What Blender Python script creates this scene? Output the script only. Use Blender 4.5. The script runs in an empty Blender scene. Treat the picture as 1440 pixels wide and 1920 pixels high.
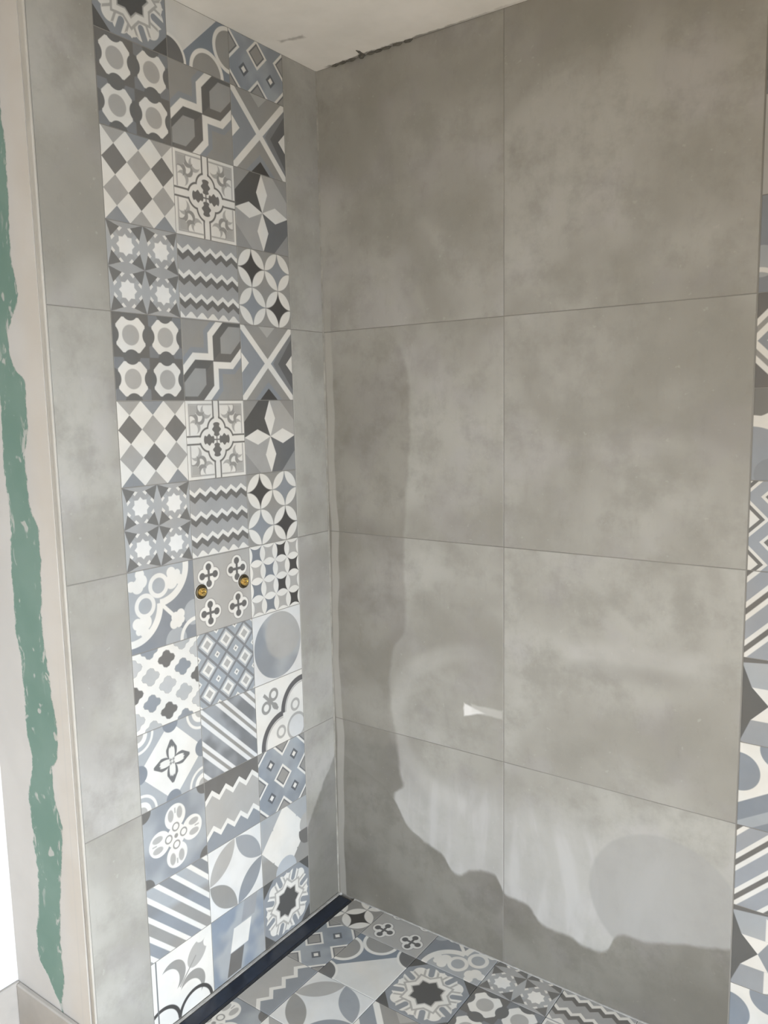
import bpy, bmesh, math, random
from mathutils import Matrix, Vector, Euler

random.seed(7)
scene = bpy.context.scene
C = scene.collection

# ------------------------------------------------------------------ camera
cam_data = bpy.data.cameras.new('camera')
cam_data.sensor_fit = 'HORIZONTAL'
cam_data.sensor_width = 36.0
cam_data.lens = 1498.5 / 1440 * 36.0
cam_data.clip_start = 0.02
cam = bpy.data.objects.new('camera', cam_data)
C.objects.link(cam)
cam.rotation_mode = 'XYZ'
cam.location = (1.5611, -1.8856, 1.5723)
cam.rotation_euler = (1.4415, 0.0188, 0.6188)
scene.camera = cam

# ------------------------------------------------------------------ light
world = bpy.data.worlds.new('world')
scene.world = world
world.use_nodes = True
wb = world.node_tree.nodes['Background']
wb.inputs[0].default_value = (0.83, 0.91, 1.0, 1)
wb.inputs[1].default_value = 1.0


def area(name, loc, target, sx, sy, power, col):
    d = bpy.data.lights.new(name, 'AREA')
    d.shape = 'RECTANGLE'
    d.size, d.size_y = sx, sy
    d.energy = power
    d.color = col
    o = bpy.data.objects.new(name, d)
    C.objects.link(o)
    o.location = loc
    o.rotation_euler = (Vector(target) - Vector(loc)).to_track_quat('-Z', 'Y').to_euler()
    return o


# daylight: open sky outside the glazed door in the room's right wall, clipped by the opening
area('door_daylight_offscreen', (3.5, -2.05, 1.6), (0.9, -1.85, 0.30), 2.6, 2.2, 330, (0.83, 0.91, 1.0))

vs = scene.view_settings
vs.view_transform = 'Standard'
vs.look = 'None'
vs.gamma = 1.0
vs.exposure = 0.80
vs.use_curve_mapping = False

# ------------------------------------------------------------------ constants
H = 2.535          # ceiling height
GX = 0.143         # narrow grey strip between the inner corner and the patterned strip
DEPTH = 0.90       # depth of the shower's left wall
T = 0.008          # tile thickness
GD = 0.0007        # depth of the filled joints
J = 0.0016         # joint width


# ================================================================== node language
class V:
    def __init__(s, g, k): s.g, s.k = g, k
    def _b(s, op, o, rev=False):
        return s.g.m(op, o, s) if rev else s.g.m(op, s, o)
    def __add__(s, o): return s._b('ADD', o)
    def __radd__(s, o): return s._b('ADD', o)
    def __sub__(s, o): return s._b('SUBTRACT', o)
    def __rsub__(s, o): return s._b('SUBTRACT', o, True)
    def __mul__(s, o): return s._b('MULTIPLY', o)
    def __rmul__(s, o): return s._b('MULTIPLY', o)
    def __truediv__(s, o): return s._b('DIVIDE', o)
    def __neg__(s): return s.g.m('MULTIPLY', s, -1.0)
    def __abs__(s): return s.g.m('ABSOLUTE', s)


class Graph:
    """A material whose colour is written as arithmetic on coordinates."""
    def __init__(s, name):
        s.mat = bpy.data.materials.new(name)
        s.mat.use_nodes = True
        s.t = s.mat.node_tree
        s.bsdf = s.t.nodes['Principled BSDF']
    def n(s, typ): return s.t.nodes.new(typ)
    def put(s, sock, v):
        if isinstance(v, V): s.t.links.new(v.k, sock)
        elif isinstance(v, bpy.types.NodeSocket): s.t.links.new(v, sock)
        else: sock.default_value = v
    def m(s, op, *a, clamp=False):
        nd = s.n('ShaderNodeMath'); nd.operation = op; nd.use_clamp = clamp
        for i, x in enumerate(a): s.put(nd.inputs[i], x)
        return V(s, nd.outputs[0])
    def coords(s, kind='Object', scale=1.0):
        tc = s.n('ShaderNodeTexCoord')
        sx = s.n('ShaderNodeSeparateXYZ')
        s.t.links.new(tc.outputs[kind], sx.inputs[0])
        return [V(s, sx.outputs[i]) * scale if scale != 1 else V(s, sx.outputs[i]) for i in range(3)]
    def world(s):
        ge = s.n('ShaderNodeNewGeometry')
        sx = s.n('ShaderNodeSeparateXYZ')
        s.t.links.new(ge.outputs['Position'], sx.inputs[0])
        s.pos = ge.outputs['Position']
        return [V(s, sx.outputs[i]) for i in range(3)]
    def noise(s, scale, detail=3, rough=.55, vec=None, stretch=None, dist=0.0, seed=0.0):
        nd = s.n('ShaderNodeTexNoise')
        nd.noise_dimensions = '4D'
        nd.inputs['Scale'].default_value = scale
        nd.inputs['Detail'].default_value = detail
        nd.inputs['Roughness'].default_value = rough
        nd.inputs['Distortion'].default_value = dist
        nd.inputs['W'].default_value = seed
        v = vec if vec is not None else s.n('ShaderNodeNewGeometry').outputs['Position']
        if stretch:
            mp = s.n('ShaderNodeMapping'); mp.inputs['Scale'].default_value = stretch
            s.t.links.new(v, mp.inputs[0]); v = mp.outputs[0]
        s.t.links.new(v, nd.inputs['Vector'])
        return V(s, nd.outputs[0])
    def ramp(s, x, a, b):            # linear a..b -> 0..1
        nd = s.n('ShaderNodeMapRange')
        s.put(nd.inputs[0], x); nd.inputs[1].default_value = a; nd.inputs[2].default_value = b
        return V(s, nd.outputs[0])
    def sstep(s, x, a, b):
        nd = s.n('ShaderNodeMapRange'); nd.interpolation_type = 'SMOOTHSTEP'
        s.put(nd.inputs[0], x); nd.inputs[1].default_value = a; nd.inputs[2].default_value = b
        return V(s, nd.outputs[0])
    def mix(s, f, a, b, blend='MIX'):
        nd = s.n('ShaderNodeMix'); nd.data_type = 'RGBA'; nd.blend_type = blend
        s.put(nd.inputs[0], f)
        for i, c in ((6, a), (7, b)):
            if isinstance(c, tuple): nd.inputs[i].default_value = (*c, 1)
            else: s.t.links.new(c, nd.inputs[i])
        return nd.outputs[2]
    def curve(s, x, pts, x0, x1, y0, y1):
        """y(x) through a float curve."""
        nd = s.n('ShaderNodeFloatCurve')
        cu = nd.mapping.curves[0]
        pts = sorted(pts)
        P = [((a - x0) / (x1 - x0), (b - y0) / (y1 - y0)) for a, b in pts]
        while len(cu.points) < len(P): cu.points.new(.5, .5)
        for p, q in zip(cu.points, P):
            p.location = q; p.handle_type = 'AUTO_CLAMPED'
        nd.mapping.update()
        s.put(nd.inputs['Value'], (x - x0) / (x1 - x0))
        return V(s, nd.outputs[0]) * (y1 - y0) + y0
    # 2-D helpers
    def mn(s, *a):
        r = a[0]
        for b in a[1:]: r = s.m('MINIMUM', r, b)
        return r
    def mx(s, *a):
        r = a[0]
        for b in a[1:]: r = s.m('MAXIMUM', r, b)
        return r
    def ln(s, a, b): return s.m('SQRT', s.m('MULTIPLY_ADD', a, a, b * b))
    def circ(s, u, v, cx, cy, r): return s.ln(u - cx, v - cy) - r
    def ell(s, u, v, cx, cy, rx, ry): return (s.ln((u - cx) / rx, (v - cy) / ry) - 1) * min(rx, ry)
    def fin(s, d, w=.022): return s.m('MULTIPLY_ADD', d, -1 / w, .5, clamp=True)
    def ring(s, d, c, h): return abs(d - c) - h
    def rep(s, x, p):                 # distance to nearest multiple of p, signed
        return s.m('WRAP', x, p / 2, -p / 2)
    def idx(s, x, p): return s.m('ROUND', x / p)
    def odd(s, k): return s.m('PINGPONG', k, 1.0)
    def paint(s, col, d, c, w=.022): return s.mix(s.fin(d, w), col, c)


# ================================================================== cement tile patterns
W = (.70, .675, .625)      # off white
LG = (.395, .38, .355)     # light grey
MG = (.285, .275, .256)     # mid grey
DG = (.155, .147, .136)    # dark grey
BK = (.070, .066, .062)   # charcoal
BL = (.255, .268, .283)    # blue grey
PB = (.365, .375, .38)     # pale blue grey
R2 = math.sqrt(2)


def p_octagon(g, u, v):
    a, b = g.rep(u - .5, 1.0) * 2, g.rep(v - .5, 1.0) * 2
    par = g.m('LESS_THAN', u * v, 0.0)
    c = g.mix(par, BL, DG)
    c = g.mix(.45, c, DG)
    A, B = abs(a), abs(b)
    side = g.mn(g.circ(A, B, 1.12, 0, .47), g.circ(A, B, 0, 1.12, .47))
    white = g.mx(g.mx(A, B) - .80, (A + B - 1.26) / R2, -side)
    c = g.paint(c, g.mn(g.circ(A, B, 1.12, 0, .5), g.circ(A, B, 0, 1.12, .5)), (.15, .147, .14), .05)
    c = g.paint(c, white, W, .04)
    c = g.paint(c, g.ln(a, b) - .47, LG, .05)
    return g.paint(c, g.mn(abs(u), abs(v)) - .008, DG)


def p_hex(g, u, v):
    def dA(x, y): return g.mn(g.mx(x + .08, .1 - y), (x - y + .74) / R2)
    d = g.mn(dA(u, v), dA(-u, -v))
    c = g.mix(g.fin(u - v, .02), DG, (.13, .127, .12))
    for s in (1, -1):
        x, y = u * s, v * s
        hx = g.mx(.27 - x, x - .98, .2 - y, y - .9, (y - x - .33) / R2, (x - y - .42) / R2)
        c = g.paint(c, hx, (.31, .305, .29))
    c = g.paint(c, d + .08, BL)
    c = g.paint(c, d + .22, MG)
    return g.paint(c, abs(d) - .085, W)


def p_cross(g, u, v):
    a, b = abs(u), abs(v)
    c = g.mix(g.fin(b - a), MG, BL)                       # left and right quadrants are bluer
    right = g.mx(a - u - .001, b - a)
    c = g.paint(c, g.mx(right, .22 - u + b * .7), DG)
    c = g.paint(c, g.mx(right, .42 - u + b * .8), BK)
    c = g.paint(c, g.mx(a - b, v, .5 + v + a * .9), BL)
    c = g.paint(c, g.mx(a - b, v, .68 + v + a * .9), BK)
    c = g.paint(c, g.mx(a - b, -v, .7 - v + a * .9), LG)
    c = g.paint(c, g.mx(a + b * 1.1 - 1.0, .0 - a) * -1 + 10, W)
    c = g.paint(c, (1.0 - a) + b - .27, W)
    return g.paint(c, abs(a - b) / R2 - .085, W)


def p_checker(g, u, v):
    p = 2 / 3
    i, j = g.idx(u, p), g.idx(v - 1 / 3, p)
    a, b = abs(g.rep(u, p)), abs(g.rep(v - 1 / 3, p))
    par = g.odd(i + j + 10)
    inner = g.m('LESS_THAN', abs(v), .667)
    cell = g.mix(par, LG, DG)
    cell = g.mix(g.m('MULTIPLY', inner, 1.0), g.mix(par, LG, BL), cell)
    cell = g.mix(.25, cell, MG)
    return g.mix(g.fin(a + b - 1 / 3), W, cell)


def p_medallion(g, u, v):
    a, b = abs(u), abs(v)
    lo, hi = g.mn(a, b), g.mx(a, b)                       # fold about the diagonal
    c = g.mix(0.0, W, W)
    c = g.paint(c, g.ring(hi, .90, .02), LG)
    # corner fans
    c = g.paint(c, g.mx(g.circ(lo, hi, .34, .72, .18), -g.circ(lo, hi, .27, .80, .17), .15 - lo), LG)
    c = g.paint(c, g.mx(g.circ(lo, hi, .54, .76, .15), -g.circ(lo, hi, .47, .84, .14)), MG)
    c = g.paint(c, g.mx(g.circ(lo, hi, .54, .54, .15), -g.circ(lo, hi, .61, .61, .15)), MG)
    c = g.paint(c, g.mx(g.mx(abs(lo - .76), abs(hi - .76)) - .12, -g.circ(lo, hi, .60, .60, .12), -g.circ(lo, hi, .92, .76, .07)), LG)
    # quatrefoil ring and cross bars
    q = g.mn(g.circ(lo, hi, 0, .27, .30), g.ln(lo, hi) - .36)
    bar = g.mx(lo - .13, .5 - hi)
    c = g.paint(c, g.mn(q - .06, bar), W)
    c = g.paint(c, g.mx(g.ring(lo, .10, .022), .55 - hi), DG)
    c = g.paint(c, g.mx(g.ring(q, .0, .03), .07 - lo), DG)
    c = g.paint(c, q + .02, W)
    # four leaves
    leaf = g.ell(lo, hi, 0, .27, .13, .17)
    leaf = leaf + g.m('SINE', hi * 42) * .022
    c = g.paint(c, leaf, DG)
    return g.paint(c, g.mx(lo - .018, hi - .2), DG)


def p_pinwheel(g, u, v):
    a, b = abs(u), abs(v)
    lo, hi = g.mn(a, b), g.mx(a, b)
    dark = g.m('LESS_THAN', u * v, 0.0)
    c = g.mix(dark, LG, (.10, .096, .09))
    c = g.paint(c, 1.42 - a - b, MG)
    c = g.mix(g.m('MULTIPLY', g.fin(v, .3), .3), c, BL)
    rh = g.mn(lo - hi * .42, lo * 1.0 - (1.0 - hi) * .42)
    return g.paint(c, g.mx(lo - hi * .42, lo - (1.0 - hi) * .42), W)


def p_stars(g, u, v):
    a, b = g.rep(u - .5, 1.0) * 2, g.rep(v - .5, 1.0) * 2
    A, B = abs(a), abs(b)
    ca, cb = 1 - A, 1 - B
    lo, hi = g.mn(ca, cb), g.mx(ca, cb)
    c = g.mix(g.fin(B - A, .03), (.36, .355, .345), (.385, .388, .385))
    wedge = hi * .30 - lo
    c = g.paint(c, g.mx(wedge, ca + cb - 1.12, .26 - abs(ca - cb)), W, .04)
    c = g.paint(c, g.mx(wedge, ca + cb - .93), (.17, .165, .155), .04)
    st = g.mn(g.mx(A, B), (A + B) / R2)
    return g.paint(c, st - .35, (.74, .72, .68), .04)


def p_zigzag(g, u, v):
    z = g.m('PINGPONG', u + 3, .18) * .72 - .065
    c = g.mix(0.0, (.34, .335, .325), W)
    for v0 in (.68, .08, -.48):
        d = v - z - v0
        c = g.paint(c, g.ring(d, -.14, .075), DG)
        c = g.paint(c, g.ring(d, 0, .055), W)
    return g.paint(c, g.mx(abs(v + .90) - .075, v + .96 - g.m('PINGPONG', u + 3, .18) * .9), W)


def p_circles(g, u, v):
    a, b = abs(g.rep(u, 1.0)), abs(g.rep(v, 1.0))
    d0, d1 = g.ln(a, b) - .5, g.ln(a - .5, b - .5) - .5
    par = g.m('LESS_THAN', u * v, 0.0)
    off = g.mix(par, BL, BK)
    c = g.mix(g.fin(d0), off, MG)
    return g.paint(c, g.mx(d0, d1) + .012, W)


def cusp(g, u, v, col, line=W, hw=.09, r=.85):
    d1 = g.mx(g.ring(g.circ(u, v, -.1, .95, 0.0), r, hw), -.1 - u, v - 1.2)
    d2 = g.mx(g.ring(g.circ(u, v, -.95, .1, 0.0), r, hw), v - .1, -1.2 - u)
    return g.paint(col, g.mn(d1, d2), line)


def p_grapes(g, u, v):
    s, t = (u - v) / R2, abs(u + v) / R2
    c = g.mix(g.fin(g.mn(g.mx(g.circ(u, v, -.1, .95, .85), -.1 - u), g.mx(g.circ(u, v, -.95, .1, .85), v - .1), u - v + .2)), (.23, .24, .255), PB)
    c = g.paint(c, g.circ(u, v, .35, -.95, .33), PB)
    c = g.paint(c, g.circ(u, v, .95, -.35, .33), PB)
    c = cusp(g, u, v, c)
    c = g.paint(c, g.mx(t - .05, abs(s - .2) - .33), W)
    c = g.paint(c, g.mn(g.circ(s, t, .50, 0, .13), g.circ(s, t, .58, .15, .13), g.circ(s, t, .70, .06, .10)), W)
    c = g.paint(c, g.ring(g.circ(s, t, -.46, .30, 0.0), .25, .055), W)
    c = g.paint(c, g.mn(g.circ(s, t, -.20, .60, .19), g.circ(s, t, -.06, .78, .13), g.circ(s, t, -.36, .76, .14), g.circ(s, t, -.20, .86, .10)), W)
    c = g.paint(c, g.mn(g.circ(s, t, -.95, .08, .17), g.circ(s, t, -1.1, .18, .13)), W)
    return g.paint(c, g.ring(g.circ(u, v, 1, -1, 0.0), .48, .05), W)


def p_quatrefoil(g, u, v):
    a, b = abs(g.rep(u - .5, 1.0) * 2), abs(g.rep(v - .5, 1.0) * 2)
    lo, hi = g.mn(a, b), g.mx(a, b)
    q = g.circ(lo, hi, 0, .38, .36)
    q = g.mn(q, g.ln(a, b) - .34)
    c = g.mix(0.0, LG, LG)
    c = g.paint(c, q - .045, MG, .04)
    c = g.paint(c, q, W, .04)
    d = g.mn(g.circ(lo, hi, 0, .44, .19), g.mx(lo - .075, hi - .5))
    return g.paint(c, d, (.13, .125, .12), .04)


def p_petals(g, u, v):
    a, b = g.rep(u - .25, .5) * 4, g.rep(v - .25, .5) * 4
    i, j = g.idx(u - .25, .5), g.idx(v - .25, .5)
    par = g.odd(i + j + 10)
    c = g.mix(par, LG, g.mix(g.m('LESS_THAN', u, .1), BK, (.2, .215, .235)))
    d = g.mn((1 - abs(a)) - .42 * (1 - b * b), (1 - abs(b)) - .42 * (1 - a * a))
    return g.paint(c, d, W, .06)


def p_ogee(g, u, v):
    pu, pv = 1.0, 2 / 3
    a0, b0 = abs(g.rep(u, pu)) * 2, abs(g.rep(v, pv)) * 3
    a1, b1 = abs(g.rep(u - .5, pu)) * 2, abs(g.rep(v - 1 / 3, pv)) * 3
    k = g.odd(g.idx(v, pv) + g.idx(u, pu) + 10)
    k2 = g.odd(g.idx(v - 1 / 3, pv) + g.idx(u - .5, pu) + 10)
    w0 = a0 * 1.2 + b0 * .95 + g.m('COSINE', (a0 * 1.2 - b0 * .95) * 9.5) * .055
    w1 = a1 * 1.2 + b1 * .95 + g.m('COSINE', (a1 * 1.2 - b1 * .95) * 9.5) * .055
    c = g.mix(0.0, W, W)
    c = g.paint(c, g.mn(g.ring(w0, .70, .02), g.ring(w1, .70, .02)), MG, .04)
    c = g.mix(g.fin(w0 - .68, .05), c, g.mix(k, (.45, .445, .435), DG))
    return g.mix(g.fin(w1 - .68, .05), c, g.mix(k2, BL, (.42, .42, .41)))


def p_diamonds(g, u, v):
    p = 2 / 3
    m0 = (abs(g.rep(u, p)) + abs(g.rep(v, p))) * 3
    m1 = (abs(g.rep(u - 1 / 3, p)) + abs(g.rep(v - 1 / 3, p))) * 3
    c = g.mix(0.0, (.21, .21, .212), DG)
    c = g.paint(c, m0 - .86, (.42, .43, .43), .06)
    c = g.paint(c, m0 - .66, W, .06)
    c = g.paint(c, m0 - .38, LG, .06)
    c = g.paint(c, m1 - .86, (.33, .35, .365), .06)
    c = g.paint(c, m1 - .30, W, .06)
    return g.paint(c, m1 - .13, MG, .06)


def p_disc(g, u, v):
    n = g.noise(6, 1, .4, dist=.6)
    body = g.mix(g.sstep(n, .45, .55), BL, PB)
    body = g.mix(g.m('MULTIPLY', g.fin(g.circ(u, v, .25, .3, .75), .1), .7), body, LG)
    return g.mix(g.fin(g.ln(u, v) - .97), (.64, .63, .61), body)


def p_flower(g, u, v):
    a, b = abs(u), abs(v)
    lo, hi = g.mn(a, b), g.mx(a, b)
    c = g.mix(0.0, (.37, .38, .385), W)
    c = g.paint(c, g.circ(a, b, 1, 1, .30), W)
    c = g.paint(c, g.circ(a, b, 1, 1, .18), LG)
    c = g.paint(c, g.ring(g.circ(a, b, 1, 1, 0.0), .45, .035), W)
    c = g.paint(c, a + b - 1.04, W)
    c = g.paint(c, g.circ(lo, hi, 0, 1, .24), (.22, .235, .255))
    pet = g.ell(lo, hi, 0, .30, .17, .27)
    pet = g.mx(pet, lo * 1.0 - (.62 - hi) * .6)
    c = g.paint(c, pet, (.16, .158, .155))
    return g.paint(c, g.ell(lo, hi, 0, .22, .09, .18) + g.m('SINE', lo * 60) * .012, W)


def p_stripes(g, u, v, sgn=1.0):
    w = g.m('WRAP', (u * sgn + v) / R2 + 4.0, .62, 0.0)
    n = g.noise(9, 2)
    c = g.mix(g.sstep(n, .42, .58), (.19, .195, .2), (.30, .31, .32))
    c = g.paint(c, g.ring(w, .16, .15), (.66, .655, .64))
    return g.paint(c, g.ring(w, .165, .045), MG)


def p_stripes_up(g, u, v):
    w = g.m('WRAP', (u - v) / R2 + 4.0, .62, 0.0)
    c = g.mix(0.0, (.31, .32, .335), W)
    c = g.paint(c, g.ring(w, .16, .155), W)
    return g.paint(c, g.ring(w, .16, .055), DG)


def p_stripes_wide(g, u, v):
    q = (u + v) / R2 + .17
    w = g.rep(q, .37)
    k = g.odd(g.idx(q - .185, .37) + 10)
    c = g.mix(k, PB, (.23, .235, .24))
    c = g.mix(g.fin(v - .2, .2), c, g.mix(k, MG, BL))
    return g.paint(c, abs(w) - .06, W)


def p_scroll(g, u, v):
    x, y = -u, -v                                        # cusp towards the upper left
    s, t = (x - y) / R2, abs(x + y) / R2
    c = g.mix(0.0, W, W)
    c = g.paint(c, g.ring(g.circ(s, t, .60, .22, 0.0), .15, .045), MG)
    c = g.paint(c, g.mx(t - .05, abs(s - .55) - .4), MG)
    c = g.paint(c, g.ell(s, t, .32, 0, .14, .09), MG)
    c = g.paint(c, g.ring(g.circ(s, t, -.45, .45, 0.0), .16, .04), LG)
    c = g.paint(c, g.circ(s, t, -.95, 0, .42), LG)
    c = g.paint(c, g.circ(s, t, -.95, 0, .34), (.6, .59, .57))
    c = cusp(g, x, y, c, LG, .018, .73)
    return cusp(g, x, y, c, (.12, .115, .115), .085)


def p_rosette(g, u, v):
    a, b = abs(u), abs(v)
    lo, hi = g.mn(a, b), g.mx(a, b)
    n = g.noise(7, 2)
    c = g.mix(g.sstep(n, .4, .6), BL, PB)
    c = g.paint(c, g.circ(a, b, 1, 1, .27), DG)
    lobe = g.mn(g.circ(lo, hi, 0, .52, .33), g.ln(a, b) - .3)
    c = g.paint(c, lobe, W)
    c = g.paint(c, g.ell(lo, hi, .14, .58, .09, .16), LG)
    c = g.paint(c, g.ring(g.circ(lo, hi, 0, .24, 0.0), .10, .02), MG)
    c = g.paint(c, g.mx(lo - .02, abs(hi - .68) - .07), LG)
    return g.paint(c, g.ln(a, b) - .06, MG)


def p_bigzag(g, u, v):
    z = g.m('PINGPONG', u + 3, .25) * .9 - .11
    d = v - z
    c = g.mix(g.fin(.0 - v - .0, .02), BL, DG)
    c = g.mix(g.fin(abs(v - z) - .5, .02), c, LG)
    c = g.paint(c, g.ring(d, .5, .075), W)
    return g.paint(c, g.ring(d, -.5, .075), W)


def p_squares(g, u, v):
    m0 = abs(g.rep(u, 1.0)) + abs(g.rep(v, 1.0))
    m1 = abs(g.rep(u - .5, 1.0)) + abs(g.rep(v - .5, 1.0))
    n = g.noise(8, 2)
    c = g.mix(g.sstep(n, .4, .6), (.24, .26, .282), (.335, .355, .372))
    c = g.paint(c, m0 - .38, W, .03)
    c = g.paint(c, m0 - .29, (.14, .14, .145), .03)
    c = g.paint(c, m0 - .235, MG, .03)
    c = g.paint(c, m1 - .18, (.12, .125, .135), .03)
    return g.paint(c, m1 - .09, W, .03)


def p_starburst(g, u, v):
    a, b = abs(u), abs(v)
    c = g.mix(g.fin(v + .2, .3), PB, MG)
    c = g.paint(c, g.mx(g.mn(a, b) - .5, a + b * .9 - 1.0), W)
    c = g.paint(c, g.circ(u, v, 1, .1, .35), LG)
    c = g.paint(c, g.mx(g.circ(u, v, 1, -.15, .4), .05 + v), DG)
    return g.paint(c, g.circ(u, v, .0, -1, .45), (.42, .44, .46))


def p_lens(g, u, v):
    a, b = abs(u), abs(v)
    lens = g.mx(g.ln(a, b) - 1.0, g.ln(a - 1, b - 1) - 1.0)
    col = g.mix(g.fin(-v, .02), g.mix(g.fin(-u, .02), MG, BL), g.mix(g.fin(-u, .02), LG, (.30, .31, .32)))
    return g.mix(g.fin(lens + .015), (.66, .65, .625), col)


def p_fleur(g, u, v):
    x, y = -v, u                                         # quarter turn: cusp to the lower left
    s, t = (u + v) / R2, abs(u - v) / R2
    c = g.mix(0.0, W, W)
    tulip = g.mx(g.ell(s, t, .66, 0, .38, .28), -g.circ(s, t, 1.05, .17, .17))
    c = g.paint(c, tulip, LG)
    c = g.paint(c, g.mx(t - .02, abs(s - .2) - .4), MG)
    leaf = g.mx(g.circ(s, t, -.05, .45, .42), -g.circ(s, t, -.30, .50, .42))
    c = g.paint(c, leaf, MG)
    ar = g.mn(g.mx(g.ring(g.circ(u, v, -.75, -.95, 0.0), .55, .05), -.95 - v),
              g.mx(g.ring(g.circ(u, v, .35, -1.05, 0.0), .55, .05), -1.05 - v))
    c = g.paint(c, ar, BK)
    c = g.paint(c, g.mx(g.circ(u, v, -1, -1.2, .42)), BL)
    return g.paint(c, g.mn(abs(u + .86) - .02, 5.0), (.15, .15, .15))


def p_blocks(g, u, v):
    x, y = u - v * .25, v
    n = g.noise(8, 2)
    c = g.mix(g.sstep(n, .42, .58), (.24, .27, .31), PB)
    c = g.paint(c, g.mx(abs(x - .05) - .34, abs(y - .05) - .33), W)
    c = g.paint(c, g.mx(abs(x + .02) - .26, abs(y + .62) - .32), DG)
    return g.paint(c, g.mx(abs(x - .25) - .26, abs(y - .72) - .30), (.3, .305, .31))


def p_octostar(g, u, v):
    a, b = abs(u), abs(v)
    lo, hi = g.mn(a, b), g.mx(a, b)
    st = g.mn(hi, (a + b) / R2)
    r = g.ln(a, b)
    # blue fingers reach in between eight pairs of white arms
    p, q = hi * .924 + lo * .383, abs(lo * .924 - hi * .383)
    fing = g.mx(g.ln(q, g.mx(.70 - p, 0.0)) - .085, .3 - p)
    wave = g.mn(g.circ(hi, lo, .66, 0, .24), g.circ(hi, lo, .56, .56, .22), g.circ(hi, lo, .70, .29, .22), st - .66)
    c = g.mix(0.0, BL, BL)
    c = g.paint(c, 1.56 - a - b, (.10, .097, .092))
    c = g.paint(c, wave, W)
    c = g.paint(c, g.mx(g.ring(fing, .10, .03), wave + .02), LG)
    c = g.paint(c, fing, BL)
    c = g.paint(c, g.ring(st, .515, .03), LG)
    c = g.paint(c, g.ring(st, .44, .045), W)
    c = g.paint(c, st - .37, LG)
    return g.paint(c, st - .335, (.09, .088, .085))


def p_arch(g, u, v):
    c = g.mix(0.0, (.20, .225, .255), BL)
    c = g.paint(c, u * .94 - .22 - v, (.62, .605, .57))
    for s in (1,):
        arcs = g.mn(g.circ(u, v, .22, -1.0, .46), g.circ(u, v, 1.0, -.22, .46))
        c = g.paint(c, arcs - .10, W)
        c = g.paint(c, arcs, MG)
    for cx, cy in ((-1, -1), (1, 1)):
        c = g.paint(c, g.circ(u, v, cx, cy, .56), W)
        c = g.paint(c, g.circ(u, v, cx, cy, .49), (.15, .146, .14))
    return c


def p_octring(g, u, v):
    a, b = abs(u), abs(v)
    o = g.mx(a, b, (a + b) / R2 * 1.0) - .95
    o = g.mx(b - .72, (a + b - 1.45) / R2)
    c = g.mix(0.0, DG, DG)
    c = g.paint(c, o, W)
    c = g.paint(c, o + .11, MG)
    c = g.paint(c, o + .21, W)
    c = g.paint(c, o + .34, BL)
    return g.paint(c, g.rep(u, 2.0) * 0 + abs(abs(u) - .5) + b - .28, W)


def p_ribbon(g, u, v):
    c = g.mix(g.fin(-u - .3, .5), (.30, .315, .335), LG)
    d = g.circ(u, v, -1.05, 1.05, .75)
    c = g.paint(c, d, (.20, .195, .18))
    c = g.paint(c, g.ring(d, 0, .07), W)
    d2 = g.circ(u, v, -1.05, -.85, 1.15)
    c = g.paint(c, g.ring(d2, 0, .12), W)
    return g.paint(c, g.circ(u, v, -.6, -.85, .34), BL)


def p_chevron(g, u, v):
    m0 = abs(g.rep(u + 1.0, 1.3)) + abs(g.rep(v - .15, 1.0))
    m1 = abs(g.rep(u + .35, 1.3)) + abs(g.rep(v - .65, 1.0))
    c = g.mix(0.0, (.32, .335, .355), W)
    for m in (m0, m1):
        c = g.paint(c, m - .42, W)
        c = g.paint(c, m - .33, (.17, .165, .155))
        c = g.paint(c, m - .22, W)
    return c


def p_facets(g, u, v):
    q = abs(v + .05)
    edge = g.mx(-.43 - q * .95, -.64 - q * .4)
    c = g.mix(g.fin(v, .02), PB, (.30, .31, .32))
    c = g.paint(c, g.mx(q - .38, -.43 - u, u - .3), BL)
    c = g.paint(c, g.mx(q - .38, edge - u, u + .43 - q * .62), W)
    c = g.paint(c, g.mx(.38 - q, q - .95 + (u + .3) * .4, -.28 - u, u - .25), W)
    c = g.paint(c, u - edge, (.12, .118, .112))
    return g.paint(c, .93 - q + (u + 1) * .10, DG)


def p_dots(g, u, v):
    c = g.mix(0.0, W, W)
    c = g.paint(c, g.circ(u, v, -1.0, .3, .46), (.24, .26, .285))
    c = g.paint(c, g.circ(u, v, -.15, .95, .42), (.24, .26, .285))
    d = (v - u * .60 - .14) / 1.17
    c = g.paint(c, d, (.22, .24, .265))
    c = g.paint(c, d + .38, (.34, .36, .375))
    return g.paint(c, d + .62, (.22, .24, .265))


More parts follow.
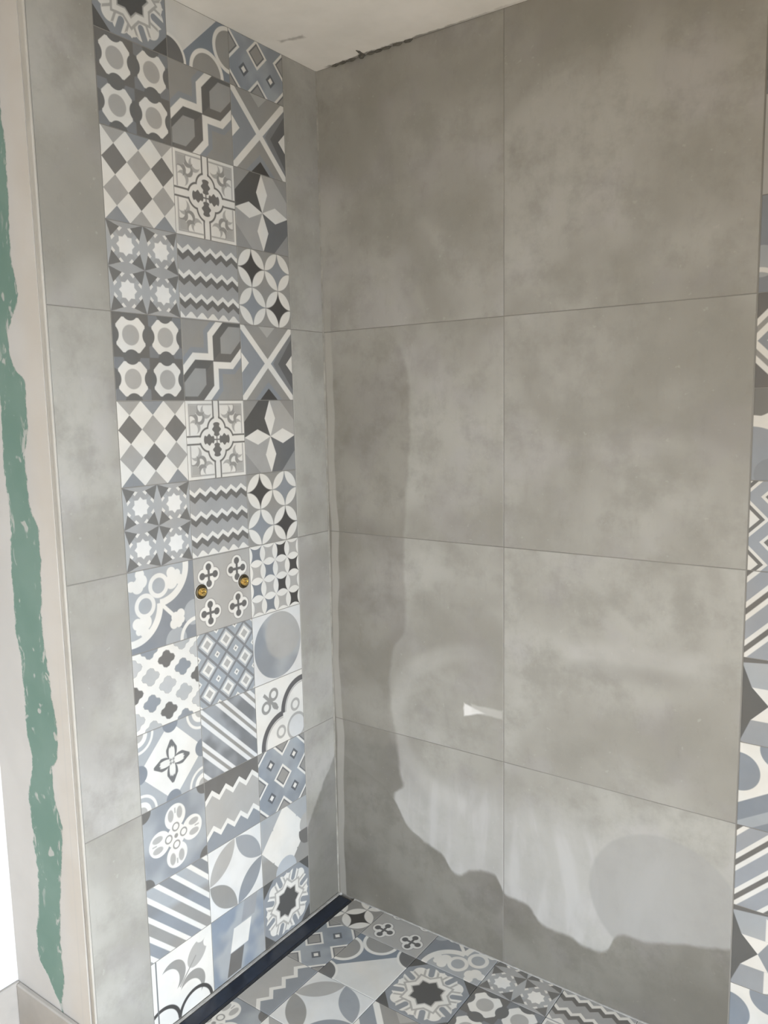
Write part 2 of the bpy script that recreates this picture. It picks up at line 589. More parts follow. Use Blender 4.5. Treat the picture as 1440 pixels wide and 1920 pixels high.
PATTERNS = dict(
    octagon=(p_octagon, 'patterned tile with four white octagons around grey discs'),
    hexagons=(p_hex, 'patterned tile with dark hexagon band and white stepped line'),
    cross=(p_cross, 'patterned tile with white diagonal cross on blue grey'),
    checker=(p_checker, 'patterned tile with grey, charcoal and white diamonds'),
    medallion=(p_medallion, 'patterned tile with four charcoal leaves in a white medallion'),
    pinwheel=(p_pinwheel, 'patterned tile with slim white four-pointed star'),
    stars=(p_stars, 'patterned tile with small white stars and dark triangles'),
    zigzag=(p_zigzag, 'patterned tile with three white zigzag lines'),
    circles=(p_circles, 'patterned tile with overlapping white petal circles'),
    grapes=(p_grapes, 'patterned tile with white scrolls and leaves on blue grey'),
    quatrefoil=(p_quatrefoil, 'patterned tile with four white outlined quatrefoils'),
    petals=(p_petals, 'patterned tile with small checkered cells between white petals'),
    ogee=(p_ogee, 'patterned tile with white lattice around grey cells'),
    diamonds=(p_diamonds, 'patterned tile with nested small diamonds'),
    disc=(p_disc, 'white tile with one large blue grey disc'),
    flower=(p_flower, 'patterned tile with dark four-petalled flower on white'),
    stripes=(p_stripes, 'patterned tile with diagonal grey and white stripes'),
    stripes_up=(p_stripes_up, 'patterned tile with rising diagonal stripes'),
    stripes_wide=(p_stripes_wide, 'patterned tile with wide blue grey diagonal stripes'),
    scroll=(p_scroll, 'white tile with dark cusped curve and grey scrolls'),
    rosette=(p_rosette, 'blue grey tile with white four-lobed rosette'),
    bigzag=(p_bigzag, 'patterned tile with two bold white zigzags'),
    squares=(p_squares, 'blue grey tile with white outlined small squares'),
    starburst=(p_starburst, 'pale tile with large white star and grey discs'),
    lens=(p_lens, 'white tile with four grey lens shapes'),
    fleur=(p_fleur, 'white tile with grey tulip and dark scallops'),
    blocks=(p_blocks, 'blue grey tile with white and dark blocks'),
    octostar=(p_octostar, 'patterned tile with dark eight-pointed star and white wavy rings'),
    arch=(p_arch, 'patterned tile with white arcs, cream field and dark corners'),
    octring=(p_octring, 'patterned tile with white octagonal rings on charcoal'),
    ribbon=(p_ribbon, 'grey tile with white curved ribbons'),
    chevron=(p_chevron, 'blue grey tile with white and charcoal chevrons'),
    facets=(p_facets, 'patterned tile with faceted dark and white triangles'),
    dots=(p_dots, 'white tile with blue grey discs and slanted bands'),
)
MATS = {}


def pattern_mat(key):
    if key in MATS: return MATS[key]
    g = Graph('cement_tile_' + key)
    u, v, _ = g.coords('Object', 10.0)
    c = PATTERNS[key][0](g, u, v)
    # soft cloudy ageing of the printed glaze
    n1 = g.noise(11, 3, .55)
    n2 = g.noise(5, 2, .5, seed=3.0)
    c = g.mix(g.m('MULTIPLY', g.sstep(n2, .42, .60), .6), c, g.mix(1.0, c, (.93, .98, 1.04), 'MULTIPLY'))
    c = g.mix(g.m('MULTIPLY', g.sstep(n1, .40, .64), .30), c, g.mix(1.0, c, (.80, .79, .77), 'MULTIPLY'))
    g.put(g.bsdf.inputs['Base Color'], c)
    g.bsdf.inputs['Roughness'].default_value = .48
    g.bsdf.inputs['Specular IOR Level'].default_value = .4
    MATS[key] = g.mat
    return g.mat


# ================================================================== plain materials
def simple(name, col, rough=.6, metal=0.0, var=.12, scale=8.0, bump=0.0, bscale=60):
    g = Graph(name)
    n = g.noise(scale, 4, .6)
    c = g.mix(g.ramp(n, .3, .7), tuple(x * (1 - var) for x in col), tuple(min(1, x * (1 + var)) for x in col))
    g.put(g.bsdf.inputs['Base Color'], c)
    g.bsdf.inputs['Roughness'].default_value = rough
    g.bsdf.inputs['Metallic'].default_value = metal
    if bump:
        b = g.n('ShaderNodeBump'); b.inputs['Strength'].default_value = bump; b.inputs['Distance'].default_value = .002
        g.put(b.inputs['Height'], g.noise(bscale, 4, .6))
        g.t.links.new(b.outputs[0], g.bsdf.inputs['Normal'])
    return g.mat


def concrete_base(g, k=1.0):
    """Cloudy grey porcelain; each tile gets its own cut of the cloud."""
    oi = g.n('ShaderNodeObjectInfo')
    ge = g.n('ShaderNodeNewGeometry')
    va = g.n('ShaderNodeVectorMath'); va.operation = 'MULTIPLY_ADD'
    g.t.links.new(oi.outputs['Location'], va.inputs[0])
    va.inputs[1].default_value = (3.1, 3.7, 2.3)
    g.t.links.new(ge.outputs['Position'], va.inputs[2])
    vec = va.outputs[0]
    n1 = g.noise(2.3, 3, .55, vec, dist=.8)
    n2 = g.noise(9, 5, .65, vec)
    n3 = g.noise(30, 4, .7, vec, stretch=(1.0, 1.0, .3))
    n4 = g.noise(55, 2, .6, vec, seed=5)
    c = g.mix(g.sstep(n1, .32, .68), tuple(k * q for q in (.290, .277, .254)), tuple(k * q for q in (.42, .410, .390)))
    c = g.mix(g.m('MULTIPLY', g.sstep(n2, .42, .68), .65), c, tuple(k * q for q in (.270, .260, .238)))
    c = g.mix(g.m('MULTIPLY', g.sstep(n3, .52, .78), .30), c, (.25, .238, .217))
    c = g.mix(g.m('MULTIPLY', g.sstep(n4, .64, .74), .35), c, (.47, .46, .435))
    n5 = g.noise(4, 3, .6, vec, seed=12)
    c = g.mix(g.m('MULTIPLY', g.sstep(n5, .40, .50), .5), c, g.mix(1.0, c, (.99, 1.0, .94), 'MULTIPLY'))
    n6 = g.noise(16, 5, .75, vec, stretch=(1.0, 1.0, .55), seed=21)
    c = g.mix(g.m('MULTIPLY', g.sstep(n6, .54, .72), .30), c, g.mix(1.0, c, (.72, .70, .66), 'MULTIPLY'))
    return c, n2


def concrete_left():
    g = Graph('grey_porcelain_left')
    c, n2 = concrete_base(g)
    x, y, z = g.world()
    # damp foot of the narrow strip beside the corner
    jag = (g.noise(9, 3, .6, seed=8) - .5) * .07
    wet = g.sstep(.30 + (y + .14) * 1.3 - z + jag, -.008, .012) * g.sstep(y, -.20, -.15)
    c = g.mix(g.m('MULTIPLY', wet, .9), c, g.mix(1.0, c, (.56, .555, .54), 'MULTIPLY'))
    g.put(g.bsdf.inputs['Base Color'], c)
    g.put(g.bsdf.inputs['Roughness'], .42 + n2 * .2)
    return g.mat


def concrete_back():
    g = Graph('grey_porcelain_back')
    c, n2 = concrete_base(g)
    x, y, z = g.world()
    jag = (g.noise(16, 3, .6, seed=8) - .5) * .022
    # edge of the damp band beside the corner, x as a function of z
    gz = [(.0, .40), (.274, .345), (.301, .298), (.345, .244), (.403, .233), (.442, .265), (.477, .256), (.576, .245), (.722, .224),
          (.856, .235), (.928, .280), (1.213, .285), (1.368, .297), (1.519, .309), (1.638, .308), (1.727, .286), (1.822, .187), (1.90, .10), (2.5, .08)]
    gx = g.curve(z, gz, 0, 2.6, 0, .5)
    left = g.sstep(gx - x + jag, -.006, .010)
    left = left * g.sstep(z, 1.86, 1.62)
    # tide line above the floor, z as a function of x
    hx = [(.0, .50), (.2, .42), (.298, .301), (.401, .263), (.446, .218), (.50, .248), (.568, .26), (.607, .213), (.667, .208), (.723, .161),
          (.80, .157), (.845, .147), (.891, .154), (.93, .215), (1.011, .229), (1.101, .258), (1.21, .286)]
    hz = g.curve(x, hx, 0, 1.25, 0, .6)
    foot = g.sstep(hz - z + jag, -.006, .010)
    damp = g.mx(left * .80, foot)
    damp2 = g.mx(foot, g.m('MULTIPLY', g.sstep(gx - x + jag, -.006, .010), g.sstep(z + jag * 2, .58, .53)))
    # dried grout haze
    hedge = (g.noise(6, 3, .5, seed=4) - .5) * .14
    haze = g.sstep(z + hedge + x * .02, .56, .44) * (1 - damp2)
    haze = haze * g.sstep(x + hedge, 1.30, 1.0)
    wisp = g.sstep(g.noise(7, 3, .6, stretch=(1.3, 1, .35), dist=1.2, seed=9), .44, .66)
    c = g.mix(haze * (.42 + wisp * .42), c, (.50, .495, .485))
    # rim of the big oval wipe mark
    ov = g.ln((x - .52) / .30, (z - .66) / .25) + hedge * .6
    rim = g.sstep(abs(ov - .92), .16, .03) * g.sstep(x, .62, .40)
    c = g.mix(rim * .28 * (1 - damp2), c, (.52, .51, .485))
    # smear running along to the right
    sm = abs(z - .955 - (x - .95) * .06 + hedge * .35)
    sme = g.sstep(sm, .045, .01) * g.sstep(x, .74, .82) * g.sstep(x, 1.2, 1.08)
    c = g.mix(sme * .35, c, (.50, .49, .47))
    sm2 = abs(z - .915 - (x - .95) * .06 + hedge * .35)
    c = g.mix(g.sstep(sm2, .035, .005) * g.sstep(x, .74, .82) * g.sstep(x, 1.15, 1.0) * .30, c, (.24, .232, .215))
    # round water mark
    rd = g.ln((x - 1.04) / .19, (z - .335) / .18) + hedge * .35
    c = g.mix(g.sstep(rd, 1.03, .97) * .62 * (1 - foot), c, (.325, .32, .308))
    # damp tone
    c = g.mix(g.m('MULTIPLY', damp, .85), c, g.mix(1.0, c, (.66, .64, .61), 'MULTIPLY'))
    c = g.mix(g.m('MULTIPLY', damp2, .55), c, g.mix(1.0, c, (.68, .685, .68), 'MULTIPLY'))
    # small white patch with a paler streak to its right
    sp = g.mx((z - .742) + (x - .48) * .25, .708 - z + (x - .48) * .30, .478 - x + jag * .4, x - .545)
    c = g.mix(g.sstep(sp + jag * .5, .004, -.004), c, (.74, .73, .71))
    w2 = g.mx(abs(z - .733) - .012, .50 - x, x - .597)
    c = g.mix(g.sstep(w2 + jag * .6, .004, -.004) * .45, c, (.62, .61, .58))
    # grout left along the inner corner
    cw = (g.noise(3, 2, .5, stretch=(0, 0, 1.0), seed=6) - .5) * .05
    strip = g.sstep(x + cw, .036, .030) * g.sstep(x + cw * .6, .004, .010) * g.sstep(z, 2.0, 1.7)
    c = g.mix(strip * .60, c, (.44, .425, .39))
    g.put(g.bsdf.inputs['Base Color'], c)
    g.put(g.bsdf.inputs['Roughness'], .40 + n2 * .2 - damp2 * .08)
    return g.mat


def plasterboard():
    g = Graph('plasterboard_with_filler')
    x, y, z = g.world()
    gl = [(0, -.13), (.128, -.142), (.16, -.168), (.204, -.199), (.25, -.228), (.371, -.21), (.445, -.2), (.54, -.206), (.649, -.21), (.757, -.186),
          (.834, -.198), (.998, -.198), (1.073, -.21), (1.201, -.21), (1.352, -.197), (1.462, -.204), (1.64, -.197), (1.737, -.207), (1.85, -.23), (2.0, -.25), (2.5, -.25)]
    gr = [(0, -.139), (.132, -.135), (.177, -.13), (.237, -.122), (.293, -.122), (.407, -.113), (.479, -.102), (.579, -.085), (.627, -.079), (.679, -.103),
          (.758, -.102), (.784, -.077), (.863, -.07), (.881, -.074), (1.016, -.092), (1.09, -.098), (1.214, -.088), (1.311, -.086), (1.357, -.109),
          (1.464, -.12), (1.53, -.1), (1.64, -.094), (1.663, -.122), (1.733, -.146), (1.842, -.097), (1.911, -.112), (2.105, -.104), (2.5, -.13)]
    jag = (g.noise(45, 4, .65, seed=1) - .5) * .024 + (g.noise(14, 3, .6, seed=2) - .5) * .018
    L = g.curve(z, gl, 0, 2.6, -.3, 0)
    Rr = g.curve(z, gr, 0, 2.6, -.3, 0)
    d = g.mx(L - x, x - Rr) + jag
    fleck = g.sstep(g.noise(38, 3, .6, stretch=(1.0, 1.0, .35), dist=1.5, seed=7), .57, .64) * g.sstep(d, -.035, -.006)
    fleck2 = g.sstep(g.noise(20, 2, .5, seed=11), .63, .67)
    mask = g.sstep(d, .003, -.003) * (1 - g.mx(fleck * .75, fleck2 * .7))
    tone = g.noise(6, 3, .5, seed=3)
    cream = g.mix(g.sstep(x, -.13, -.05), (.51, .497, .48), (.53, .495, .45))
    cream = g.mix(g.m('MULTIPLY', g.sstep(tone, .4, .65), .35), cream, (.60, .585, .565))
    # thin ridge lines of the filler coat
    rl = abs(x + .046 + (z - 1.0) * -.006)
    cream = g.mix(g.sstep(rl, .004, .001) * g.sstep(z, 1.1, .9) * .35, cream, (.48, .47, .45))
    green = g.mix(g.sstep(tone, .35, .65), (.14, .235, .195), (.17, .265, .225))
    g.put(g.bsdf.inputs['Base Color'], g.mix(mask, cream, green))
    g.bsdf.inputs['Roughness'].default_value = .85
    b = g.n('ShaderNodeBump'); b.inputs['Strength'].default_value = .5; b.inputs['Distance'].default_value = .0015
    g.put(b.inputs['Height'], 1 - mask)
    g.t.links.new(b.outputs[0], g.bsdf.inputs['Normal'])
    return g.mat


def ceiling_mat():
    g = Graph('ceiling_plaster')
    x, y, z = g.world()
    n = g.noise(5, 4, .6)
    c = g.mix(g.ramp(n, .35, .65), (.80, .79, .76), (.90, .885, .86))
    # grey trowel mark, and mortar marks along the tile edge
    j = (g.noise(40, 3, .6, seed=2) - .5) * .02
    sx, sy = x - .083, y + .195
    m = g.sstep(g.mx(abs(sx + sy * .2) - .036, abs(sy - sx * .22) - .007) + j, .006, -.006)
    c = g.mix(m * .65, c, (.33, .32, .295))
    e = g.sstep(y + j * 1.5 + (g.noise(8, 3, .6, seed=4) - .5) * .035, -.013, -.006) * g.sstep(x, .03, .06) * g.sstep(x, .75, .3)
    c = g.mix(e * .8, c, (.20, .19, .17))
    g.put(g.bsdf.inputs['Base Color'], c)
    g.bsdf.inputs['Roughness'].default_value = .9
    return g.mat


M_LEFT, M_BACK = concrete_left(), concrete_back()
M_BOARD, M_CEIL = plasterboard(), ceiling_mat()
M_GROUT = simple('grey_grout', (.235, .225, .205), .9, var=.2, scale=3)
M_LIGHTGROUT = simple('light_grout', (.40, .395, .38), .85, var=.25, scale=40, bump=.4)
M_SEAL = simple('corner_grout', (.28, .27, .24), .8, var=.3, scale=20, bump=.5)
M_WHITE = simple('white_paint', (.70, .695, .69), .8, var=.02)
M_ROOM = simple('warm_bounce_paint', (.70, .60, .45), .8, var=.03)  # unseen walls, invented warm tone so bounced daylight turns warm
M_TRIM = simple('cream_trim', (.46, .44, .40), .6, var=.1)
M_BASE = simple('beige_skirting', (.40, .38, .355), .6, var=.10, scale=10)
M_FLOOR = simple('warm_wood_floor', (.50, .37, .23), .5, var=.12, scale=4)  # wood tone kept warm to tint the daylight bouncing upward
M_NAVY = simple('navy_film_on_steel', (.012, .018, .034), .35, var=.35, scale=30)
M_DRAINEDGE = simple('dark_drain_frame', (.025, .027, .032), .5, var=.3, scale=60)
M_BRASS = simple('brass', (.80, .60, .24), .28, 1.0, var=.12, scale=60)
M_BRASSDARK = simple('tarnished_brass', (.11, .092, .06), .5, .7, var=.4, scale=90)
M_PUTTY = simple('white_putty', (.55, .54, .52), .9, var=.15, scale=60)
M_MORTAR = simple('grey_mortar', (.13, .125, .108), .95, var=.3, scale=60)


# ================================================================== builders
def link(name, me, mat=None, parent=None, mw=None):
    o = bpy.data.objects.new(name, me)
    C.objects.link(o)
    if mw is not None: o.matrix_world = mw
    if parent is not None:
        o.parent = parent
        o.matrix_parent_inverse = Matrix.Identity(4)      # parents stay at the origin unless noted
        if mw is not None: o.matrix_basis = parent.matrix_world.inverted() @ mw
    if mat is not None:
        if not me.materials: me.materials.append(None)
        o.material_slots[0].link = 'OBJECT'
        o.material_slots[0].material = mat
    return o


def bm_mesh(name, bm):
    bmesh.ops.recalc_face_normals(bm, faces=bm.faces)
    me = bpy.data.meshes.new(name)
    bm.to_mesh(me); bm.free()
    return me


def add_box(bm, x0, x1, y0, y1, z0, z1):
    v = [bm.verts.new((x, y, z)) for z in (z0, z1) for y in (y0, y1) for x in (x0, x1)]
    for f in ((0, 1, 3, 2), (4, 6, 7, 5), (0, 4, 5, 1), (2, 3, 7, 6), (0, 2, 6, 4), (1, 5, 7, 3)):
        bm.faces.new([v[i] for i in f])


def structure(name, boxes, mat):
    bm = bmesh.new()
    for b in boxes: add_box(bm, *b)
    o = link(name, bm_mesh(name, bm), mat)
    o['kind'] = 'structure'
    return o


TILE_MESH = {}


def tile_mesh(x0, x1, y0, y1):
    """Tile body with a small chamfer; local origin = centre of the uncut tile, front face at z = 0."""
    key = tuple(round(k, 4) for k in (x0, x1, y0, y1))
    if key in TILE_MESH: return TILE_MESH[key]
    bm = bmesh.new()
    h, ch = J / 2, .0009
    L = []
    for z, i in ((-T, 0), (-ch, 0), (0, ch)):
        L.append([bm.verts.new(p + (z,)) for p in ((x0 + h + i, y0 + h + i), (x1 - h - i, y0 + h + i), (x1 - h - i, y1 - h - i), (x0 + h + i, y1 - h - i))])
    bm.faces.new(L[0][::-1]); bm.faces.new(L[2])
    for a, b in ((L[0], L[1]), (L[1], L[2])):
        for i in range(4):
            bm.faces.new((a[i], a[(i + 1) % 4], b[(i + 1) % 4], b[i]))
    me = bm_mesh('tile', bm)
    TILE_MESH[key] = me
    return me


FRAME = {   # local x, y, z axes of a tile on each surface
    'left': ((0, 1, 0), (0, 0, 1), (1, 0, 0)),
    'back': ((1, 0, 0), (0, 0, 1), (0, -1, 0)),
    'floor': ((1, 0, 0), (0, 1, 0), (0, 0, 1)),
}


def frame(side, centre, quarter=0):
    X, Y, Z = (Vector(a) for a in FRAME[side])
    m = Matrix.Identity(4)
    for i, a in enumerate((X, Y, Z)):
        for k in range(3): m[k][i] = a[k]
    m = Matrix.Translation(centre) @ m @ Matrix.Rotation(quarter * math.pi / 2, 4, 'Z')
    return m


def tile(parent, side, s0, s1, t0, t1, mat, name, label=None, cut=None, quarter=0, jitter=.00025):
    """s,t = range of the UNCUT tile along the surface; cut = visible range."""
    cs, ct = (s0 + s1) / 2, (t0 + t1) / 2
    c = cut or (s0, s1, t0, t1)
    b = (c[0] - cs, c[1] - cs, c[2] - ct, c[3] - ct)
    for _ in range(quarter % 4):                      # bounds in the turned frame
        b = (b[2], b[3], -b[1], -b[0])
    out = random.uniform(0, jitter)
    centre = {'left': (out, cs, ct), 'back': (cs, -out, ct), 'floor': (cs, ct, out)}[side]
    o = link(name, tile_mesh(*b), mat, parent, frame(side, centre, quarter))
    if label: o['label'] = label
    return o


def ptile(parent, side, s0, t0, key, cut=None, quarter=0):
    return tile(parent, side, s0, s0 + .2, t0, t0 + .2, pattern_mat(key), 'patterned_tile', PATTERNS[key][1], cut, quarter)


def tag(o, label, cat, group=None):
    o['label'] = label; o['category'] = cat
    if group: o['group'] = group
    return o


# ================================================================== the setting
RX = 2.6      # right end of the room
RY = -4.0     # back of the room
XS = -.335    # white side wall
wall_left = structure('wall_left', [(-.10, -GD, -DEPTH + .001, .10, -.05, H)], M_GROUT)
wall_back = structure('wall_back', [(-GD, RX + .1, GD, .10, -.05, H)], M_GROUT)
floor = structure('floor', [(XS - .1, RX + .1, RY - .1, .10, -.10, -T)], M_GROUT)
ceiling = structure('ceiling', [(XS - .1, RX + .1, RY - .1, .10, H, H + .1)], M_CEIL)
wall_partition = structure('wall_partition', [(XS - .1, -.021, -.905, -DEPTH + .03, -T, H)], M_BOARD)
wall_side = structure('wall_side', [(XS - .1, XS, RY, -.904, -T, H)], M_WHITE)
wall_front = structure('wall_front', [(XS - .1, RX + .1, RY - .1, RY, -T, H)], M_ROOM)
# right wall of the room with the opening of the glazed door
wall_right = structure('wall_right', [(RX, RX + .1, RY, -3.0, -T, H), (RX, RX + .1, -1.1, .0, -T, H), (RX, RX + .1, -3.0, -1.1, 1.5, H)], M_ROOM)

# ---- left wall: grey borders, patterned strip of 3 columns
ROWS_L = [   # from the floor up, columns from the outer edge to the inner corner
    ('fleur', 'blocks', 'octostar'),
    ('stripes_wide', 'lens', 'starburst'),
    ('rosette', 'bigzag', 'squares'),
    ('flower', 'stripes', 'scroll'),
    ('ogee', 'diamonds', 'disc'),
    ('grapes', 'quatrefoil', 'petals'),
    ('stars', 'zigzag', 'circles'),
    ('checker', 'medallion', 'pinwheel'),
    ('octagon', 'hexagons', 'cross'),
    ('stars', 'zigzag', 'circles'),
    ('checker', 'medallion', 'pinwheel'),
    ('octagon', 'hexagons', 'cross'),
    ('octostar', 'arch', 'squares'),
]
S0 = -(GX + .6)
for r, row in enumerate(ROWS_L):
    z0 = r * .2
    for k, key in enumerate(row):
        s0 = S0 + .2 * k
        cut = (s0, s0 + .2, z0, min(z0 + .2, H)) if z0 + .2 > H else None
        ptile(wall_left, 'left', s0, z0, key, cut)
for r in range(4):
    z0, z1 = r * .6, (r * .6 + .6 if r < 3 else H)
    tile(wall_left, 'left', -DEPTH, S0, z0, z1, M_LEFT, 'concrete_tile')
    tile(wall_left, 'left', -GX, 0.0, z0, z1, M_LEFT, 'concrete_tile')

# ---- back wall: two grey columns, then a patterned strip and grey tiles beyond
for r in range(4):
    z0, z1 = r * .6, (r * .6 + .6 if r < 3 else H)
    for x0 in (.0, .6):
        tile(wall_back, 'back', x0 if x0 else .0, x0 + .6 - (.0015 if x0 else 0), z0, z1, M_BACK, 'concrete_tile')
    tile(wall_back, 'back', 1.80, 2.40, z0, z1, M_LEFT, 'concrete_tile')
    tile(wall_back, 'back', 2.40, RX, z0, z1, M_LEFT, 'concrete_tile')
COL_R = ['dots', 'facets', 'stripes_up', 'dots', 'facets', 'stripes_up', 'chevron', 'ribbon', 'octring', 'grapes', 'quatrefoil', 'octagon', 'checker']
KEYS = list(PATTERNS)
for r in range(13):
    for k in range(3):
        z0, s0 = r * .2, 1.2 + .2 * k
        key = COL_R[r] if k == 0 else KEYS[(r * 5 + k * 11) % len(KEYS)]
        ptile(wall_back, 'back', s0, z0, key, (s0, s0 + .2, z0, min(z0 + .2, H)) if z0 + .2 > H else None, 3 if key == 'grapes' else 0)

# ---- floor tiles (first column and first row are cut)
DX1 = .066
FX0, FY0 = -.015, .075
FLOOR = [
    [('circles', 0), ('quatrefoil', 0), ('grapes', 2), ('stars', 0), ('zigzag', 0), ('lens', 0), ('checker', 0)],
    [('squares', 0), ('arch', 2), ('octostar', 0), ('octagon', 0), ('medallion', 0), ('hexagons', 0), ('ogee', 0)],
    [('bigzag', 1), ('lens', 0), ('cross', 0), ('pinwheel', 0), ('petals', 0), ('flower', 0), ('stripes', 0)],
    [('rosette', 0), ('checker', 0), ('disc', 0), ('scroll', 0), ('diamonds', 0), ('stars', 0), ('circles', 0)],
    [('stripes', 0), ('hexagons', 0), ('medallion', 0), ('grapes', 0), ('octagon', 0), ('zigzag', 1), ('quatrefoil', 0)],
]
for r, row in enumerate(FLOOR):
    y1 = FY0 - .2 * r
    for k, (key, q) in enumerate(row):
        x0 = FX0 + .2 * k
        cx0, cy1 = max(x0, DX1), min(y1, 0.0)
        cut = (cx0, x0 + .2, y1 - .2, cy1)
        ptile(floor, 'floor', x0, y1 - .2, key, cut, q)
# levelled floor of the room outside the shower
XE = FX0 + 1.4
YE = FY0 - 1.0
fs = structure('floor_room', [(XS, RX, RY, YE, -T, 0.0), (XE, RX, YE, .0, -T, 0.0), (XS, 0.0, YE, -.905, -T, 0.0), (0.0, DX1, YE, YE + .02, -T, 0.0)], M_FLOOR)

# ---- corner bead, ceiling joint, trims
def wavy_strip(name, mat, parent, pts, side):
    bm = bmesh.new()
    prev = None
    for (c, hw, dep) in pts:
        vs_ = []
        for du, dd in ((-hw, 0), (-hw * .5, dep), (hw * .5, dep), (hw, 0), (hw, -.004), (-hw, -.004)):
            vs_.append(bm.verts.new(Vector(c) + side[0] * du + side[1] * dd))
        if prev:
            for i in range(6): bm.faces.new((prev[i], prev[(i + 1) % 6], vs_[(i + 1) % 6], vs_[i]))
        else: bm.faces.new(vs_[::-1])
        prev = vs_
    bm.faces.new(prev)
    return link(name, bm_mesh(name, bm), mat, parent)


diag = Vector((1, -1, 0)).normalized()
perp = Vector((1, 1, 0)).normalized()
pts = []
for i in range(90):
    z = H * i / 89
    hw = .0032 + .0015 * math.sin(i * .37) + random.uniform(-.0012, .0012)
    pts.append(((.001, -.001, z), max(.0025, hw), .0015))
wavy_strip('grout_bead', M_SEAL, wall_left, pts, (perp, diag))
# light grout along the foot of the back wall
pts = [((.066 + (XE - .066) * i / 70, -.001, .0005), .003 + random.uniform(0, .0015), .001) for i in range(71)]
wavy_strip('grout_bead', M_LIGHTGROUT, wall_back, pts, (Vector((0, -1, 0)), Vector((0, 0, 1))))
# uneven mortar strip between left wall and drain
pts = [((.0065, -.895 * i / 90, -.0005), .0068 + random.uniform(-.0012, .0012), .0012 + random.uniform(0, .0015)) for i in range(91)]
wavy_strip('mortar_strip', M_LIGHTGROUT, floor, pts, (Vector((1, 0, 0)), Vector((0, 0, 1))))

# outer edge of the tiled wall: cream bead, dark gap and shadow slot beside the plaster
trim = structure('trim_1', [(-.0065, .0015, -.906, -DEPTH - .0002, 0, H)], M_TRIM)
bev = trim.modifiers.new('round', 'BEVEL'); bev.width = .0022; bev.segments = 3
bm = bmesh.new()      # filler strip whose edge leaves an open crack beside the plaster, wider towards the floor
prof = [(H, .0009), (1.9, .0014), (1.35, .0009), (1.2, .0006), (1.05, .0030), (.98, .0015), (.8, .0012), (.62, .0021), (.50, .0045), (.30, .0066), (.0, .0052)]
rings = [[bm.verts.new((x, y, z)) for x, y in ((-.021 + w, -.9035), (-.006, -.9035), (-.006, -.8985), (-.021 + w, -.8985))] for z, w in prof]
for p, q in zip(rings, rings[1:]):
    for i in range(4): bm.faces.new((p[i], p[(i + 1) % 4], q[(i + 1) % 4], q[i]))
bm.faces.new(rings[0]); bm.faces.new(rings[-1][::-1])
slot = link('trim_2', bm_mesh('trim_2', bm), M_TRIM)
slot['kind'] = 'structure'

# skirting boards
bb = structure('baseboard_partition', [(XS + .012, -.024, -.918, -.905, 0, .122)], M_BASE)
bb.modifiers.new('round', 'BEVEL').width = .003
bb2 = structure('baseboard_side', [(XS, XS + .012, RY, -.905, 0, .122)], M_BASE)
bb2.modifiers.new('round', 'BEVEL').width = .003

# mortar crumbs stuck under the ceiling edge
def crumb(loc, r, seed, sq=(1, 1, 1)):
    random.seed(seed)
    bm = bmesh.new()
    bmesh.ops.create_icosphere(bm, subdivisions=2, radius=r)
    for v in bm.verts:
        v.co *= random.uniform(.75, 1.2)
        v.co = Vector((v.co.x * sq[0], v.co.y * sq[1], v.co.z * sq[2]))
    return link('mortar_crumb', bm_mesh('mortar_crumb', bm), M_MORTAR, ceiling, Matrix.Translation(loc))
crumb((.170, -.006, H - .002), .012, 3, (.8, .7, .6))
crumb((.176, -.024, H), .010, 5, (.45, 1.5, .35))
for i, x in enumerate((.075, .10, .13, .20, .225, .25, .285, .32)):
    crumb((x, -.002, H - .001), .0085, 20 + i, (1.7, .7, .55))


# ================================================================== things
def empty(name, loc):
    o = bpy.data.objects.new(name, None)
    o.empty_display_size = .05
    C.objects.link(o); o.location = loc
    bpy.context.view_layer.update()
    return o


# ---- linear drain along the left wall
drain = empty('linear_drain', (.039, -.45, 0))
tag(drain, 'long dark navy linear shower drain along the foot of the patterned tile strip', 'drain')
def dpart(name, boxes, mat, bevel=.001):
    bm = bmesh.new()
    for b in boxes: add_box(bm, *b)
    o = link(name, bm_mesh(name, bm), mat, drain, Matrix.Identity(4))
    if bevel:
        m = o.modifiers.new('round', 'BEVEL'); m.width = bevel; m.segments = 2
    return o
d0, d1 = -.885, -.016
dpart('channel', [(.0135, .0645, d0, d1, -T, -.0035)], M_DRAINEDGE, 0)
dpart('frame_rail', [(.0135, .0165, d0, d1, -.0036, .0012)], M_DRAINEDGE, .0006)
dpart('frame_rail', [(.0575, .0605, d0, d1, -.0036, .0012)], M_DRAINEDGE, .0006)
dpart('frame_rail', [(.0615, .0645, d0, d1, -.0036, .0006)], M_DRAINEDGE, .0006)
dpart('cover', [(.0172, .0568, d0 + .003, d1 - .003, -.0036, .0022)], M_NAVY, .0008)
dpart('end_cap', [(.0135, .0605, d1 - .003, d1 + .002, -.0036, .0016)], M_DRAINEDGE, .0005)


# ---- brass water outlets
def lathe(bm, prof, n=28):
    rings = []
    for r, h in prof:
        rings.append([bm.verts.new((r * math.cos(2 * math.pi * i / n), r * math.sin(2 * math.pi * i / n), h)) for i in range(n)])
    for a, b in zip(rings, rings[1:]):
        for i in range(n):
            bm.faces.new((a[i], a[(i + 1) % n], b[(i + 1) % n], b[i]))
    bm.faces.new(rings[0][::-1]); bm.faces.new(rings[-1])


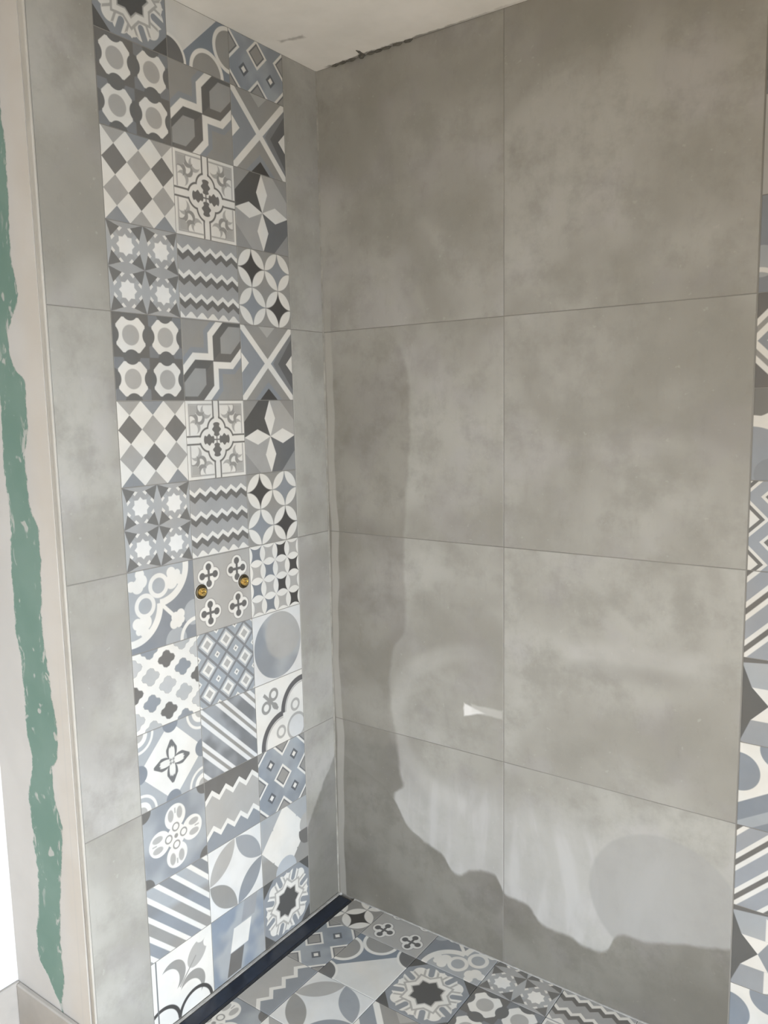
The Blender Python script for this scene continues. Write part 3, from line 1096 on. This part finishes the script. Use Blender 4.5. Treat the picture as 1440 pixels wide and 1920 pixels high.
def outlet(y, z, label):
    root = empty('brass_outlet', (0.0, y, z))
    tag(root, label, 'pipe fitting')
    base = frame('left', (0.0, y, z))
    bm = bmesh.new(); lathe(bm, [(.021, -.001), (.021, .0006), (.018, .0012), (.015, .0008)])
    link('putty_ring', bm_mesh('putty_ring', bm), M_PUTTY, root, base)
    bm = bmesh.new(); lathe(bm, [(.0190, 0), (.0196, .002), (.0185, .0045), (.0165, .0055), (.0135, .0035), (.0120, .0015)])
    link('collar', bm_mesh('collar', bm), M_BRASSDARK, root, base)
    bm = bmesh.new()
    prof = [(.0108, .0012)]
    for k in range(3):                                   # threaded stub
        prof += [(.0108, .003 + k * .002), (.0101, .004 + k * .002)]
    prof += [(.0106, .0095), (.0100, .0105), (.0085, .0105), (.0083, .0090)]
    lathe(bm, prof)
    stub = link('stub', bm_mesh('stub', bm), M_BRASS, root, base)
    bm = bmesh.new()                                     # slotted plug head
    add_box(bm, -.0066, .0066, .0012, .0062, .0088, .0135)
    add_box(bm, -.0066, .0066, -.0062, -.0012, .0088, .0125)
    plug = link('plug', bm_mesh('plug', bm), M_BRASS, stub, base)
    plug.matrix_basis = stub.matrix_world.inverted() @ (base @ Matrix.Rotation(.12, 4, 'Z'))
    m = plug.modifiers.new('round', 'BEVEL'); m.width = .0012; m.segments = 2
    return root


outlet(-.522, 1.112, 'brass water outlet on the quatrefoil tile, the one beside the white scroll tile')
outlet(-.371, 1.111, 'brass water outlet on the quatrefoil tile, the one nearer the inner wall corner')

# ---- frame of the glazed door that lets the daylight in
fr = empty('glazed_door_frame', (RX, -2.3, 0))
tag(fr, 'white frame of the glazed door in the room wall', 'door frame')
for bx in ((RX - .03, RX + .05, -3.0, -2.94, 0, 1.5), (RX - .03, RX + .05, -1.16, -1.1, 0, 1.5), (RX - .03, RX + .05, -2.94, -1.16, 1.44, 1.5)):
    bm = bmesh.new(); add_box(bm, *bx)
    link('frame_bar', bm_mesh('frame_bar', bm), M_WHITE, fr, Matrix.Identity(4))
